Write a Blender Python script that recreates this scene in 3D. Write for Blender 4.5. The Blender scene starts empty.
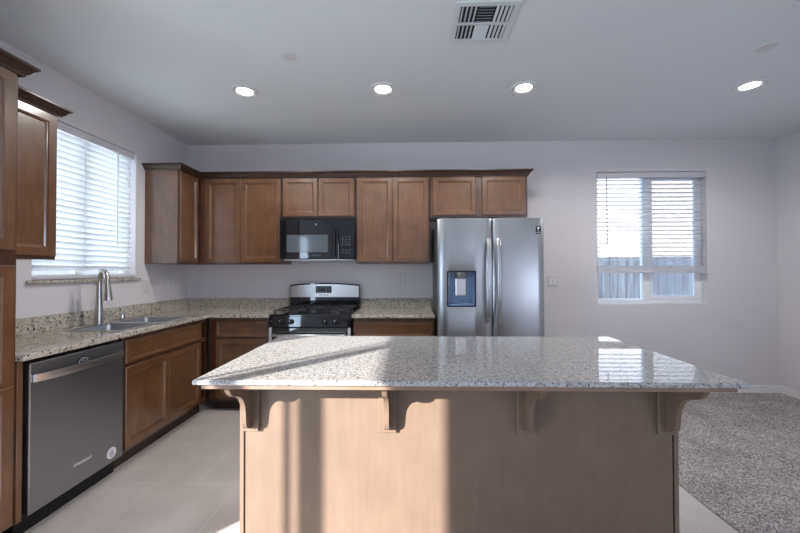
import bpy, bmesh, math, random
from mathutils import Vector, Matrix
random.seed(7)
S = bpy.context.scene
C = S.collection
PI = math.pi

# ------------------------------------------------------------------ camera, light, exposure
cam_d = bpy.data.cameras.new('camera')
cam = bpy.data.objects.new('camera', cam_d); C.objects.link(cam)
cam_d.sensor_width = 36.0
cam_d.lens = 350.558 / 800 * 36.0
cam_d.clip_start = 0.02
YAW, PITCH, ROLL = 0.026454, 0.012236, -0.002531
cam.matrix_world = (Matrix.Translation((0, 0, 1.3203)) @ Matrix.Rotation(YAW, 4, 'Z')
                    @ Matrix.Rotation(PITCH, 4, 'X') @ Matrix.Rotation(PI / 2, 4, 'X')
                    @ Matrix.Rotation(ROLL, 4, 'Z'))
S.camera = cam
S.view_settings.view_transform = 'Standard'
S.view_settings.look = 'None'
S.view_settings.gamma = 1.0
S.view_settings.use_curve_mapping = False
S.view_settings.exposure = 0.84

W = bpy.data.worlds.new('sky'); S.world = W
W.use_nodes = True
bg = W.node_tree.nodes['Background']
bg.inputs[0].default_value = (0.50, 0.70, 1.0, 1)
bg.inputs[1].default_value = 2.6

SUN_DIR = Vector((0.95, 1.0, -0.49))
sd = bpy.data.lights.new('sun', 'SUN'); so = bpy.data.objects.new('sun', sd); C.objects.link(so)
sd.energy = 15.5; sd.color = (1.0, 0.965, 0.925); sd.angle = math.radians(0.6)
so.rotation_euler = SUN_DIR.to_track_quat('-Z', 'Y').to_euler()
so.location = (-6, -6, 6)

def area(name, loc, direction, sx, sy, power, col):
    d = bpy.data.lights.new(name, 'AREA'); o = bpy.data.objects.new(name, d); C.objects.link(o)
    d.shape = 'RECTANGLE'; d.size = sx; d.size_y = sy; d.energy = power; d.color = col
    o.location = loc; o.rotation_euler = Vector(direction).to_track_quat('-Z', 'Y').to_euler()
    return o
LAMP_W = 29.0        # each recessed ceiling lamp
# daylight coming in through the openings of the room; the side one is added fill
area('daylight_sliding_door', (-2.44, -0.55, 1.1), (1, 0.1, 0.0), 1.3, 2.0, 36, (0.62, 0.80, 1.0))
area('added_side_fill', (3.88, -2.6, 1.55), (-1, 0, 0.0), 1.8, 1.4, 52, (0.74, 0.82, 1.0))  # fill lamp at the added window, out of view
area('daylight_sink_window', (-2.74, 2.67, 1.85), (1, 0, 0.0), 0.95, 1.15, 13, (0.72, 0.87, 1.0))
area('daylight_back_window', (2.64, 4.12, 1.70), (0, -1, 0.0), 1.2, 1.45, 6, (0.45, 0.64, 1.0))

# ------------------------------------------------------------------ helpers
L, D, R = -2.498, 3.877, 3.970      # left wall, back wall, right wall
H = 2.743                           # ceiling
FRONT = -4.40

def bm_box(bm, x0, x1, y0, y1, z0, z1, bevel=0.0, seg=1):
    r = bmesh.ops.create_cube(bm, size=1.0)
    vs = r['verts']
    for v in vs:
        v.co = Vector(((x0 + x1) / 2 + v.co.x * (x1 - x0), (y0 + y1) / 2 + v.co.y * (y1 - y0), (z0 + z1) / 2 + v.co.z * (z1 - z0)))
    if bevel > 0:
        es = list({e for v in vs for e in v.link_edges})
        bmesh.ops.bevel(bm, geom=es, offset=bevel, segments=seg, affect='EDGES', profile=0.5)

def box(x0, x1, y0, y1, z0, z1, bevel=0.0, seg=1):
    bm = bmesh.new(); bm_box(bm, x0, x1, y0, y1, z0, z1, bevel, seg); return bm

def bm_tube(bm, pts, radii, n=12, caps=True, squash=None):
    """sweep of a circle along pts; squash=(vector, factor) flattens the section along a direction"""
    pts = [Vector(p) for p in pts]
    if not hasattr(radii, '__len__'): radii = [radii] * len(pts)
    rings = []
    up = None
    for i, p in enumerate(pts):
        t = (pts[min(i + 1, len(pts) - 1)] - pts[max(i - 1, 0)]).normalized()
        if up is None:
            up = Vector((0, 0, 1)) if abs(t.z) < 0.9 else Vector((1, 0, 0))
        a = (up - t * up.dot(t)).normalized(); up = a
        b = t.cross(a)
        ring = []
        for k in range(n):
            th = 2 * PI * k / n
            o = (a * math.cos(th) + b * math.sin(th)) * radii[i]
            if squash:
                v = Vector(squash[0]).normalized(); o = o - v * o.dot(v) * (1 - squash[1])
            ring.append(bm.verts.new(p + o))
        rings.append(ring)
    for i in range(len(rings) - 1):
        for k in range(n):
            bm.faces.new((rings[i][k], rings[i][(k + 1) % n], rings[i + 1][(k + 1) % n], rings[i + 1][k]))
    if caps:
        bm.faces.new(list(reversed(rings[0]))); bm.faces.new(rings[-1])

def tube(pts, radii, n=12, squash=None):
    bm = bmesh.new(); bm_tube(bm, pts, radii, n, True, squash); return bm

def bm_lathe(bm, prof, origin, axis='z', n=28):
    """prof: list of (radius, height) revolved round the axis through origin; closed at r=0 ends"""
    o = Vector(origin)
    def at(r, h, th):
        c, s = r * math.cos(th), r * math.sin(th)
        return o + {'z': Vector((c, s, h)), 'y': Vector((c, h, s)), 'x': Vector((h, c, s))}[axis]
    rings = []
    for r, h in prof:
        if r < 1e-6: rings.append([bm.verts.new(at(0, h, 0))])
        else: rings.append([bm.verts.new(at(r, h, 2 * PI * k / n)) for k in range(n)])
    for i in range(len(rings) - 1):
        A, B = rings[i], rings[i + 1]
        for k in range(n):
            k2 = (k + 1) % n
            if len(A) == 1 and len(B) == 1: continue
            if len(A) == 1: bm.faces.new((A[0], B[k2], B[k]))
            elif len(B) == 1: bm.faces.new((A[k], A[k2], B[0]))
            else: bm.faces.new((A[k], A[k2], B[k2], B[k]))

def lathe(prof, origin, axis='z', n=28):
    bm = bmesh.new(); bm_lathe(bm, prof, origin, axis, n); return bm

def grid_solid(us, vs, filled, w0, w1, M, bevel=0.0, seg=2):
    """solid plate made of the filled cells of a grid, between w0 and w1; M(u,v,w)->xyz"""
    bm = bmesh.new(); nu, nv = len(us), len(vs)
    A = {}; 
    def V(i, j, k):
        if (i, j, k) not in A: A[(i, j, k)] = bm.verts.new(M(us[i], vs[j], (w0, w1)[k]))
        return A[(i, j, k)]
    ok = lambda i, j: 0 <= i < nu - 1 and 0 <= j < nv - 1 and filled((us[i] + us[i + 1]) / 2, (vs[j] + vs[j + 1]) / 2)
    for i in range(nu - 1):
        for j in range(nv - 1):
            if not ok(i, j): continue
            bm.faces.new([V(i, j, 1), V(i + 1, j, 1), V(i + 1, j + 1, 1), V(i, j + 1, 1)])
            bm.faces.new([V(i, j, 0), V(i, j + 1, 0), V(i + 1, j + 1, 0), V(i + 1, j, 0)])
            for di, dj, a, b in ((-1, 0, (i, j + 1), (i, j)), (1, 0, (i + 1, j), (i + 1, j + 1)), (0, -1, (i, j), (i + 1, j)), (0, 1, (i + 1, j + 1), (i, j + 1))):
                if not ok(i + di, j + dj):
                    bm.faces.new([V(*a, 0), V(*b, 0), V(*b, 1), V(*a, 1)])
    bmesh.ops.recalc_face_normals(bm, faces=bm.faces)
    if bevel > 0:
        es = [e for e in bm.edges if len(e.link_faces) == 2 and e.link_faces[0].normal.angle(e.link_faces[1].normal) > 1.0]
        bmesh.ops.bevel(bm, geom=es, offset=bevel, segments=seg, affect='EDGES', profile=0.5)
    return bm

def plate(u0, u1, v0, v1, holes, w0, w1, M, bevel=0.0):
    us = sorted({u0, u1, *[h[0] for h in holes], *[h[1] for h in holes]})
    vs = sorted({v0, v1, *[h[2] for h in holes], *[h[3] for h in holes]})
    f = lambda u, v: not any(h[0] < u < h[1] and h[2] < v < h[3] for h in holes)
    return grid_solid(us, vs, f, w0, w1, M, bevel)

XY = lambda u, v, w: Vector((u, v, w))                   # w is height
def facing_minus_y(y): return lambda u, v, w: Vector((u, y - w, v))
def facing_plus_x(x): return lambda u, v, w: Vector((x + w, u, v))
def facing_plus_y(y): return lambda u, v, w: Vector((u, y + w, v))

def bm_prism(bm, poly, w0, w1, M):
    n = len(poly)
    a = [bm.verts.new(M(u, v, w0)) for u, v in poly]; b = [bm.verts.new(M(u, v, w1)) for u, v in poly]
    bm.faces.new(list(reversed(a))); bm.faces.new(b)
    for i in range(n): bm.faces.new((a[i], a[(i + 1) % n], b[(i + 1) % n], b[i]))

def prism(poly, w0, w1, M):
    bm = bmesh.new(); bm_prism(bm, poly, w0, w1, M); return bm

def obj(name, bm, m, parent=None, smooth=False, kind=None):
    """links ONE mesh object; top-level ones get their origin at the base, parts sit in their thing's frame"""
    bmesh.ops.recalc_face_normals(bm, faces=bm.faces)
    me = bpy.data.meshes.new(name)
    if parent is None:
        xs = [v.co for v in bm.verts]
        org = Vector(((min(c.x for c in xs) + max(c.x for c in xs)) / 2, (min(c.y for c in xs) + max(c.y for c in xs)) / 2, min(c.z for c in xs)))
    else:
        org = Vector(parent['base'])
    bmesh.ops.translate(bm, verts=bm.verts, vec=-org)
    bm.to_mesh(me); bm.free()
    o = bpy.data.objects.new(name, me); C.objects.link(o)
    me.materials.append(m)
    if smooth:
        for p in me.polygons: p.use_smooth = True
        me.set_sharp_from_angle(angle=math.radians(40))
    o['base'] = tuple(org)
    if parent is None: o.location = org
    else: o.parent = parent
    if kind: o['kind'] = kind
    return o

def thing(name, label, cat, loc, group=None):
    o = bpy.data.objects.new(name, None); C.objects.link(o)
    o.empty_display_size = 0.1
    o.location = loc; o['base'] = tuple(loc); o['label'] = label; o['category'] = cat
    if group: o['group'] = group
    return o

def tag(o, label, cat, group=None):
    o['label'] = label; o['category'] = cat
    if group: o['group'] = group
    return o

def copy_tree(o, parent=None):
    c = o.copy(); C.objects.link(c)
    if parent is not None: c.parent = parent
    for ch in list(o.children): copy_tree(ch, c)
    return c

# ------------------------------------------------------------------ materials
def nodes(name):
    m = bpy.data.materials.new(name); m.use_nodes = True
    nt = m.node_tree; b = nt.nodes['Principled BSDF']
    return m, nt, b

def mat(name, col, rough=0.5, metal=0.0, spec=0.5, coat=0.0, bump=0.0, bscale=200.0, emit=None):
    m, nt, b = nodes(name)
    b.inputs['Base Color'].default_value = (*col, 1); b.inputs['Roughness'].default_value = rough
    b.inputs['Metallic'].default_value = metal; b.inputs['Specular IOR Level'].default_value = spec
    b.inputs['Coat Weight'].default_value = coat
    if emit:
        b.inputs['Emission Color'].default_value = (*emit[0], 1); b.inputs['Emission Strength'].default_value = emit[1]
    if bump:
        tc = nt.nodes.new('ShaderNodeNewGeometry')
        n = nt.nodes.new('ShaderNodeTexNoise'); n.inputs['Scale'].default_value = bscale; n.inputs['Detail'].default_value = 3
        bp = nt.nodes.new('ShaderNodeBump'); bp.inputs['Strength'].default_value = bump; bp.inputs['Distance'].default_value = 0.002
        nt.links.new(tc.outputs['Position'], n.inputs['Vector']); nt.links.new(n.outputs['Fac'], bp.inputs['Height']); nt.links.new(bp.outputs['Normal'], b.inputs['Normal'])
    return m

def ramp(nt, fac, stops, interp='LINEAR'):
    r = nt.nodes.new('ShaderNodeValToRGB'); r.color_ramp.interpolation = interp
    el = r.color_ramp.elements
    while len(el) < len(stops): el.new(0.5)
    for e, (p, c) in zip(el, stops): e.position = p; e.color = (*c, 1)
    nt.links.new(fac, r.inputs['Fac']); return r.outputs['Color']

def mixc(nt, fac, a, b, mode='MIX'):
    n = nt.nodes.new('ShaderNodeMix'); n.data_type = 'RGBA'; n.blend_type = mode
    for s, v in ((n.inputs[0], fac), (n.inputs[6], a), (n.inputs[7], b)):
        if hasattr(v, 'links') or hasattr(v, 'is_linked'): nt.links.new(v, s)
        elif isinstance(v, tuple): s.default_value = (*v, 1)
        else: s.default_value = v
    return n.outputs[2]

def wood(name, dark, mid, light, grain='z', rough=0.36, coat=0.9, mottle=1.0):
    m, nt, b = nodes(name)
    g = nt.nodes.new('ShaderNodeNewGeometry')
    mp = nt.nodes.new('ShaderNodeMapping')
    sc = {'z': (13, 13, 1.3), 'x': (1.3, 13, 13), 'y': (13, 1.3, 13)}[grain]
    mp.inputs['Scale'].default_value = sc
    nt.links.new(g.outputs['Position'], mp.inputs['Vector'])
    n1 = nt.nodes.new('ShaderNodeTexNoise'); n1.inputs['Scale'].default_value = 3.2; n1.inputs['Detail'].default_value = 7; n1.inputs['Roughness'].default_value = 0.6
    nt.links.new(mp.outputs['Vector'], n1.inputs['Vector'])
    c1 = ramp(nt, n1.outputs['Fac'], [(0.28, dark), (0.5, mid), (0.74, light)])
    n2 = nt.nodes.new('ShaderNodeTexNoise'); n2.inputs['Scale'].default_value = 7.0; n2.inputs['Detail'].default_value = 4
    nt.links.new(g.outputs['Position'], n2.inputs['Vector'])
    c2 = ramp(nt, n2.outputs['Fac'], [(0.3, (1 - 0.26 * mottle, 1 - 0.28 * mottle, 1 - 0.30 * mottle)), (0.7, (1 + 0.15 * mottle,) * 3)])
    nt.links.new(mixc(nt, 1.0, c1, c2, 'MULTIPLY'), b.inputs['Base Color'])
    b.inputs['Roughness'].default_value = rough; b.inputs['Coat Weight'].default_value = coat; b.inputs['Coat Roughness'].default_value = 0.16; b.inputs['Coat IOR'].default_value = 1.65
    return m

def granite(name, base, patch, dark, rough=0.04, k=1.0):
    m, nt, b = nodes(name)
    g = nt.nodes.new('ShaderNodeNewGeometry')
    def noise(scale, detail=2, rough_=0.5):
        n = nt.nodes.new('ShaderNodeTexNoise'); n.inputs['Scale'].default_value = scale; n.inputs['Detail'].default_value = detail; n.inputs['Roughness'].default_value = rough_
        nt.links.new(g.outputs['Position'], n.inputs['Vector']); return n.outputs['Fac']
    def vor(scale):
        n = nt.nodes.new('ShaderNodeTexVoronoi'); n.inputs['Scale'].default_value = scale
        nt.links.new(g.outputs['Position'], n.inputs['Vector']); return n
    v = vor(210 * k)
    cells = ramp(nt, v.outputs['Color'], [(0.0, tuple(x * 0.72 for x in base)), (0.45, base), (1.0, tuple(min(1, x * 1.12) for x in base))])
    p1 = ramp(nt, noise(58 * k, 3, 0.6), [(0.52, (0, 0, 0)), (0.60, (1, 1, 1))])
    c = mixc(nt, p1, cells, mixc(nt, 0.6, cells, patch))
    p2 = ramp(nt, noise(115 * k, 2, 0.5), [(0.615, (0, 0, 0)), (0.66, (1, 1, 1))])
    c = mixc(nt, p2, c, dark)
    p3 = ramp(nt, noise(260 * k, 1, 0.5), [(0.64, (0, 0, 0)), (0.68, (1, 1, 1))])
    c = mixc(nt, p3, c, tuple(x * 0.8 for x in dark))
    nt.links.new(c, b.inputs['Base Color'])
    b.inputs['Roughness'].default_value = rough; b.inputs['Specular IOR Level'].default_value = 0.5
    return m

def steel(name, col, rough, brush=(4, 4, 600)):
    m, nt, b = nodes(name)
    g = nt.nodes.new('ShaderNodeNewGeometry'); mp = nt.nodes.new('ShaderNodeMapping'); mp.inputs['Scale'].default_value = brush
    n = nt.nodes.new('ShaderNodeTexNoise'); n.inputs['Scale'].default_value = 1.0; n.inputs['Detail'].default_value = 2
    nt.links.new(g.outputs['Position'], mp.inputs['Vector']); nt.links.new(mp.outputs['Vector'], n.inputs['Vector'])
    r = nt.nodes.new('ShaderNodeMapRange'); r.inputs['To Min'].default_value = rough * 0.97; r.inputs['To Max'].default_value = rough * 1.03
    nt.links.new(n.outputs['Fac'], r.inputs['Value']); nt.links.new(r.outputs['Result'], b.inputs['Roughness'])
    b.inputs['Base Color'].default_value = (*col, 1); b.inputs['Metallic'].default_value = 1.0
    return m

def clear_glass(name, tint=(1, 1, 1), gloss=0.06):
    m = bpy.data.materials.new(name); m.use_nodes = True; nt = m.node_tree
    nt.nodes.remove(nt.nodes['Principled BSDF'])
    t = nt.nodes.new('ShaderNodeBsdfTransparent'); t.inputs[0].default_value = (*tint, 1)
    gl = nt.nodes.new('ShaderNodeBsdfGlossy'); gl.inputs['Roughness'].default_value = 0.02
    fr = nt.nodes.new('ShaderNodeFresnel'); fr.inputs['IOR'].default_value = 1.25
    mx = nt.nodes.new('ShaderNodeMixShader')
    nt.links.new(fr.outputs[0], mx.inputs[0]); nt.links.new(t.outputs[0], mx.inputs[1]); nt.links.new(gl.outputs[0], mx.inputs[2])
    nt.links.new(mx.outputs[0], nt.nodes['Material Output'].inputs['Surface'])
    return m

def translucent(name, col, share):
    m, nt, b = nodes(name)
    b.inputs['Base Color'].default_value = (*col, 1); b.inputs['Roughness'].default_value = 0.45
    t = nt.nodes.new('ShaderNodeBsdfTranslucent'); t.inputs[0].default_value = (*col, 1)
    mx = nt.nodes.new('ShaderNodeMixShader'); mx.inputs[0].default_value = share
    nt.links.new(b.outputs[0], mx.inputs[1]); nt.links.new(t.outputs[0], mx.inputs[2])
    nt.links.new(mx.outputs[0], nt.nodes['Material Output'].inputs['Surface'])
    return m

def screen_mesh(name):
    m, nt, b = nodes(name)
    b.inputs['Base Color'].default_value = (0.62, 0.64, 0.68, 1); b.inputs['Roughness'].default_value = 0.8
    t = nt.nodes.new('ShaderNodeBsdfTransparent')
    mx = nt.nodes.new('ShaderNodeMixShader'); mx.inputs[0].default_value = 0.30
    nt.links.new(t.outputs[0], mx.inputs[1]); nt.links.new(b.outputs[0], mx.inputs[2])
    nt.links.new(mx.outputs[0], nt.nodes['Material Output'].inputs['Surface'])
    return m

def tile_floor(name):
    m, nt, b = nodes(name)
    g = nt.nodes.new('ShaderNodeNewGeometry'); mp = nt.nodes.new('ShaderNodeMapping')
    mp.inputs['Location'].default_value = (1.575, -2.158, 0)
    nt.links.new(g.outputs['Position'], mp.inputs['Vector'])
    br = nt.nodes.new('ShaderNodeTexBrick')
    br.inputs['Color1'].default_value = (0.55, 0.50, 0.465, 1); br.inputs['Color2'].default_value = (0.585, 0.535, 0.50, 1)
    br.inputs['Mortar'].default_value = (0.63, 0.59, 0.555, 1)
    br.inputs['Scale'].default_value = 1.0; br.inputs['Mortar Size'].default_value = 0.0035; br.inputs['Mortar Smooth'].default_value = 0.2
    br.inputs['Brick Width'].default_value = 0.508; br.inputs['Row Height'].default_value = 0.508; br.offset = 0.5
    nt.links.new(mp.outputs['Vector'], br.inputs['Vector'])
    n = nt.nodes.new('ShaderNodeTexNoise'); n.inputs['Scale'].default_value = 5; n.inputs['Detail'].default_value = 5
    nt.links.new(g.outputs['Position'], n.inputs['Vector'])
    c2 = ramp(nt, n.outputs['Fac'], [(0.3, (0.92, 0.92, 0.92)), (0.7, (1.05, 1.05, 1.05))])
    nt.links.new(mixc(nt, 1.0, br.outputs['Color'], c2, 'MULTIPLY'), b.inputs['Base Color'])
    b.inputs['Roughness'].default_value = 0.34
    return m

def carpet_mat(name):
    m, nt, b = nodes(name)
    g = nt.nodes.new('ShaderNodeNewGeometry')
    n = nt.nodes.new('ShaderNodeTexNoise'); n.inputs['Scale'].default_value = 105; n.inputs['Detail'].default_value = 4; n.inputs['Roughness'].default_value = 0.75
    nt.links.new(g.outputs['Position'], n.inputs['Vector'])
    c = ramp(nt, n.outputs['Fac'], [(0.40, (0.15, 0.13, 0.125)), (0.50, (0.40, 0.36, 0.345)), (0.60, (0.74, 0.68, 0.665))])
    n3 = nt.nodes.new('ShaderNodeTexNoise'); n3.inputs['Scale'].default_value = 4; n3.inputs['Detail'].default_value = 3
    nt.links.new(g.outputs['Position'], n3.inputs['Vector'])
    c3 = ramp(nt, n3.outputs['Fac'], [(0.35, (0.85, 0.85, 0.85)), (0.65, (1.08, 1.08, 1.08))])
    nt.links.new(mixc(nt, 1.0, c, c3, 'MULTIPLY'), b.inputs['Base Color'])
    bp = nt.nodes.new('ShaderNodeBump'); bp.inputs['Strength'].default_value = 0.9; bp.inputs['Distance'].default_value = 0.012
    nt.links.new(n.outputs['Fac'], bp.inputs['Height']); nt.links.new(bp.outputs['Normal'], b.inputs['Normal'])
    b.inputs['Roughness'].default_value = 0.95; b.inputs['Specular IOR Level'].default_value = 0.1
    return m

def fence_mat(name, axis):
    m, nt, b = nodes(name)
    g = nt.nodes.new('ShaderNodeNewGeometry'); mp = nt.nodes.new('ShaderNodeMapping'); mp.inputs['Scale'].default_value = (9, 9, 0.8)
    nt.links.new(g.outputs['Position'], mp.inputs['Vector'])
    n = nt.nodes.new('ShaderNodeTexNoise'); n.inputs['Scale'].default_value = 2; n.inputs['Detail'].default_value = 6
    nt.links.new(mp.outputs['Vector'], n.inputs['Vector'])
    nt.links.new(ramp(nt, n.outputs['Fac'], [(0.3, (0.20, 0.18, 0.17)), (0.7, (0.42, 0.39, 0.37))]), b.inputs['Base Color'])
    b.inputs['Roughness'].default_value = 0.9
    return m

M_WALL = mat('wall_paint', (0.67, 0.64, 0.65), 0.75, bump=0.10, bscale=160, spec=0.25)
M_CEIL = mat('ceiling_paint', (0.70, 0.72, 0.73), 0.85, bump=0.10, bscale=160, spec=0.2)
M_TRIM = mat('white_trim', (0.80, 0.79, 0.79), 0.4)
M_VINYL = mat('white_vinyl', (0.82, 0.83, 0.85), 0.35)
M_TILE = tile_floor('floor_tile')
M_CARPET = carpet_mat('carpet_pile')
M_WOOD = wood('stained_maple', (0.108, 0.046, 0.017), (0.138, 0.061, 0.024), (0.166, 0.076, 0.032))
M_WOODX = wood('stained_maple_rail', (0.108, 0.046, 0.017), (0.138, 0.061, 0.024), (0.166, 0.076, 0.032), 'x')
M_FRAME = wood('stained_frame', (0.055, 0.019, 0.008), (0.082, 0.031, 0.013), (0.11, 0.044, 0.019))
M_CROWN = wood('dark_crown', (0.026, 0.011, 0.006), (0.038, 0.016, 0.009), (0.052, 0.023, 0.013), 'x', 0.42, 0.15)
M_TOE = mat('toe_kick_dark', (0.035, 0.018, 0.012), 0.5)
M_ISL = wood('island_veneer', (0.133, 0.088, 0.061), (0.143, 0.096, 0.067), (0.153, 0.104, 0.073), 'z', 0.45, 0.0, 0.3)
M_PLY = wood('subtop_plywood', (0.185, 0.115, 0.078), (0.205, 0.130, 0.090), (0.225, 0.146, 0.102), 'x', 0.5, 0.0)
M_GRAN = granite('granite', (0.50, 0.455, 0.385), (0.26, 0.20, 0.145), (0.022, 0.02, 0.02), k=0.55)
M_GRAN_I = granite('island_granite', (0.38, 0.37, 0.36), (0.16, 0.14, 0.125), (0.03, 0.03, 0.035))
M_STEEL = steel('brushed_steel', (0.43, 0.44, 0.455), 0.35)
M_STEEL_B = steel('bright_steel', (0.70, 0.69, 0.68), 0.28, (2, 2, 2))
M_SLATE = steel('dark_steel', (0.36, 0.365, 0.385), 0.36, (4, 600, 4))
M_CASE = mat('grey_case', (0.045, 0.048, 0.052), 0.45)
M_NICKEL = mat('brushed_nickel', (0.50, 0.48, 0.455), 0.32, 1.0)
M_CHROME = mat('chrome', (0.72, 0.73, 0.75), 0.1, 1.0)
M_BLACK = mat('black_gloss', (0.006, 0.007, 0.010), 0.05, coat=1.0)
M_BLACKM = mat('black_matte', (0.010, 0.010, 0.012), 0.42, spec=0.25)
M_IRON = mat('cast_iron', (0.018, 0.018, 0.02), 0.5, bump=0.2)
M_GLASSD = mat('oven_glass', (0.012, 0.014, 0.018), 0.03, coat=1.0)
M_MESHW = mat('microwave_window', (0.085, 0.10, 0.115), 0.12, coat=0.6)
M_PLASTIC = mat('white_plastic', (0.70, 0.69, 0.69), 0.4)
M_PLATE = mat('painted_plate', (0.60, 0.575, 0.57), 0.5)
M_SLOT = mat('dark_slot', (0.03, 0.03, 0.035), 0.6)
M_VENT = mat('vent_enamel', (0.62, 0.64, 0.65), 0.5)
M_VOID = mat('duct_dark', (0.02, 0.022, 0.025), 0.9)
M_LAMP = mat('lamp_lens', (1, 1, 1), 0.4, emit=((1.0, 0.93, 0.83), 14.0))
M_SLAT = translucent('blind_slat', (0.86, 0.87, 0.88), 0.28)
M_BLIND = mat('blind_rail', (0.60, 0.58, 0.61), 0.4)
M_CORD = mat('blind_cord', (0.78, 0.77, 0.76), 0.8)
M_WAND = mat('tilt_wand', (0.10, 0.10, 0.11), 0.4)
M_GLASS = clear_glass('window_glass')
M_SCREEN = screen_mesh('insect_screen')
M_FENCE = fence_mat('fence_board', 'z')
M_STUCCO = mat('stucco', (0.25, 0.215, 0.175), 0.9, bump=0.3, bscale=60)
M_GROUND = mat('bare_ground', (0.30, 0.25, 0.20), 0.95)
M_EXT = mat('exterior_wall', (0.60, 0.55, 0.50), 0.9)
M_MARK = mat('print_white', (0.75, 0.77, 0.80), 0.5)
M_MARKG = mat('print_grey', (0.16, 0.18, 0.21), 0.5)
M_STICKER = mat('sticker_white', (0.74, 0.72, 0.76), 0.5)
M_BLUE = mat('dispenser_plastic', (0.13, 0.21, 0.36), 0.22, coat=0.5)
M_LED = mat('display_glyph', (0.25, 0.30, 0.32), 0.4)

# ------------------------------------------------------------------ setting
T = 0.13
WL_HOLES = [(2.255, 3.135, 1.262, 2.40), (-1.41, 0.165, 0.0, 2.25)]     # sink window, sliding door
WB_HOLES = [(2.05, 3.225, 0.953, 2.395)]
WR_HOLES = [(-3.55, -1.65, 0.80, 2.30)]                               # added fill-light window in the right wall, behind the camera
wl = obj('wall_left', plate(FRONT - T, D + T, 0, H, WL_HOLES, -T, 0, facing_plus_x(L)), M_WALL, kind='structure')
wb = obj('wall_back', plate(L - T, R + T, 0, H, WB_HOLES, -T, 0, facing_minus_y(D)), M_WALL, kind='structure')
wr = obj('wall_right', plate(FRONT - T, D + T, 0, H, WR_HOLES, 0, T, facing_plus_x(R)), M_WALL, kind='structure')
wf = obj('wall_front', box(L, R, FRONT - T, FRONT, 0, H), M_WALL, kind='structure')
obj('ceiling', box(L - 0.6, R + 0.6, FRONT - 0.6, D + 0.5, H, H + 0.30), M_CEIL, kind='structure')
CX = 1.652
obj('floor', box(L - T, CX, FRONT - T, D + T, -0.10, 0.0), M_TILE, kind='structure')
obj('floor_carpet', box(CX, R + T, FRONT - T, D + T, -0.10, 0.006), M_CARPET, kind='structure')
obj('baseboard_back', box(1.19, R, D - 0.014, D, 0.0, 0.085, 0.004), M_TRIM, kind='structure')
obj('baseboard_right', box(R - 0.014, R, FRONT, D - 0.014, 0.0, 0.085, 0.004), M_TRIM, kind='structure')

def bar_frame(u0, u1, v0, v1, t, w0, w1, M, extra=()):
    """frame of bars with a hole, plus extra bars (u0,u1,v0,v1)"""
    bm = plate(u0, u1, v0, v1, [(u0 + t, u1 - t, v0 + t, v1 - t)], w0, w1, M, 0.003)
    for e in extra:
        b2 = bmesh.new(); a = [M(e[0], e[2], w0), M(e[1], e[3], w1 + 0.002)]
        lo = [min(a[0][i], a[1][i]) for i in range(3)]; hi = [max(a[0][i], a[1][i]) for i in range(3)]
        bm_box(bm, lo[0], hi[0], lo[1], hi[1], lo[2], hi[2], 0.003)
    return bm

# window over the sink (in the left wall)
u0, u1, v0, v1 = 2.255, 3.135, 1.262, 2.40
Mx = facing_plus_x(L)
w = obj('window_1', bar_frame(u0, u1, v0, v1, 0.045, -0.125, -0.085, Mx, [(2.64, 2.70, v0 + 0.04, v1 - 0.04)]), M_VINYL, kind='structure')
obj('pane', plate(u0 + 0.04, u1 - 0.04, v0 + 0.04, v1 - 0.04, [], -0.108, -0.104, Mx), M_GLASS, w)
obj('window_sill', box(L - 0.085, L + 0.022, 2.26, 3.13, 1.240, 1.262), M_GRAN, w)
bm = box(L + 0.001, L + 0.024, 2.215, 3.175, 1.238, 1.262, 0.004, 2)
obj('sill_nosing', bm, M_GRAN, w)

# window in the back wall
u0, u1, v0, v1 = 2.05, 3.225, 0.953, 2.395
My = facing_minus_y(D)
w = obj('window_2', bar_frame(u0, u1, v0, v1, 0.048, -0.125, -0.080, My, [(2.585, 2.69, v0 + 0.04, v1 - 0.04)]), M_VINYL, kind='structure')
obj('sash_frame', plate(2.655, 3.18, v0 + 0.045, v1 - 0.045, [(2.69, 3.145, v0 + 0.08, v1 - 0.08)], -0.105, -0.072, My, 0.003), M_VINYL, w)
obj('pane', plate(u0 + 0.04, 2.60, v0 + 0.04, v1 - 0.04, [], -0.114, -0.110, My), M_GLASS, w)
obj('pane', plate(2.68, 3.15, v0 + 0.07, v1 - 0.07, [], -0.092, -0.088, My), M_GLASS, w)
obj('insect_screen', plate(2.68, 3.15, v0 + 0.06, v1 - 0.06, [], -0.1195, -0.1185, My), M_SCREEN, w)

# sliding glass door in the left wall, behind the camera, and an unseen window added for fill light
M3 = facing_plus_x(L)
d = obj('door_1', bar_frame(-1.41, 0.165, 0.0, 2.25, 0.05, -0.12, -0.04, M3), M_VINYL, kind='structure')
obj('stile', plate(-0.732, -0.621, 0.05, 2.20, [], -0.070, -0.055, M3), M_VINYL, d)
obj('stile', plate(-0.576, -0.554, 0.05, 2.20, [], -0.070, -0.055, M3), M_VINYL, d)
obj('pane', plate(-1.37, -0.73, 0.04, 2.21, [], -0.066, -0.062, M3), M_GLASS, d)
obj('pane', plate(-0.56, 0.125, 0.04, 2.21, [], -0.066, -0.062, M3), M_GLASS, d)
obj('pane', plate(-0.622, -0.575, 0.04, 2.21, [], -0.066, -0.062, M3), M_GLASS, d)
M4 = facing_plus_x(R)
w = obj('added_fill_window', bar_frame(-3.55, -1.65, 0.80, 2.30, 0.05, 0.06, 0.11, M4, [(-2.63, -2.57, 0.84, 2.26)]), M_VINYL, kind='structure')  # made-up window, there only to brighten the room
obj('pane', plate(-3.51, -1.69, 0.84, 2.26, [], 0.083, 0.087, M4), M_GLASS, w)

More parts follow.
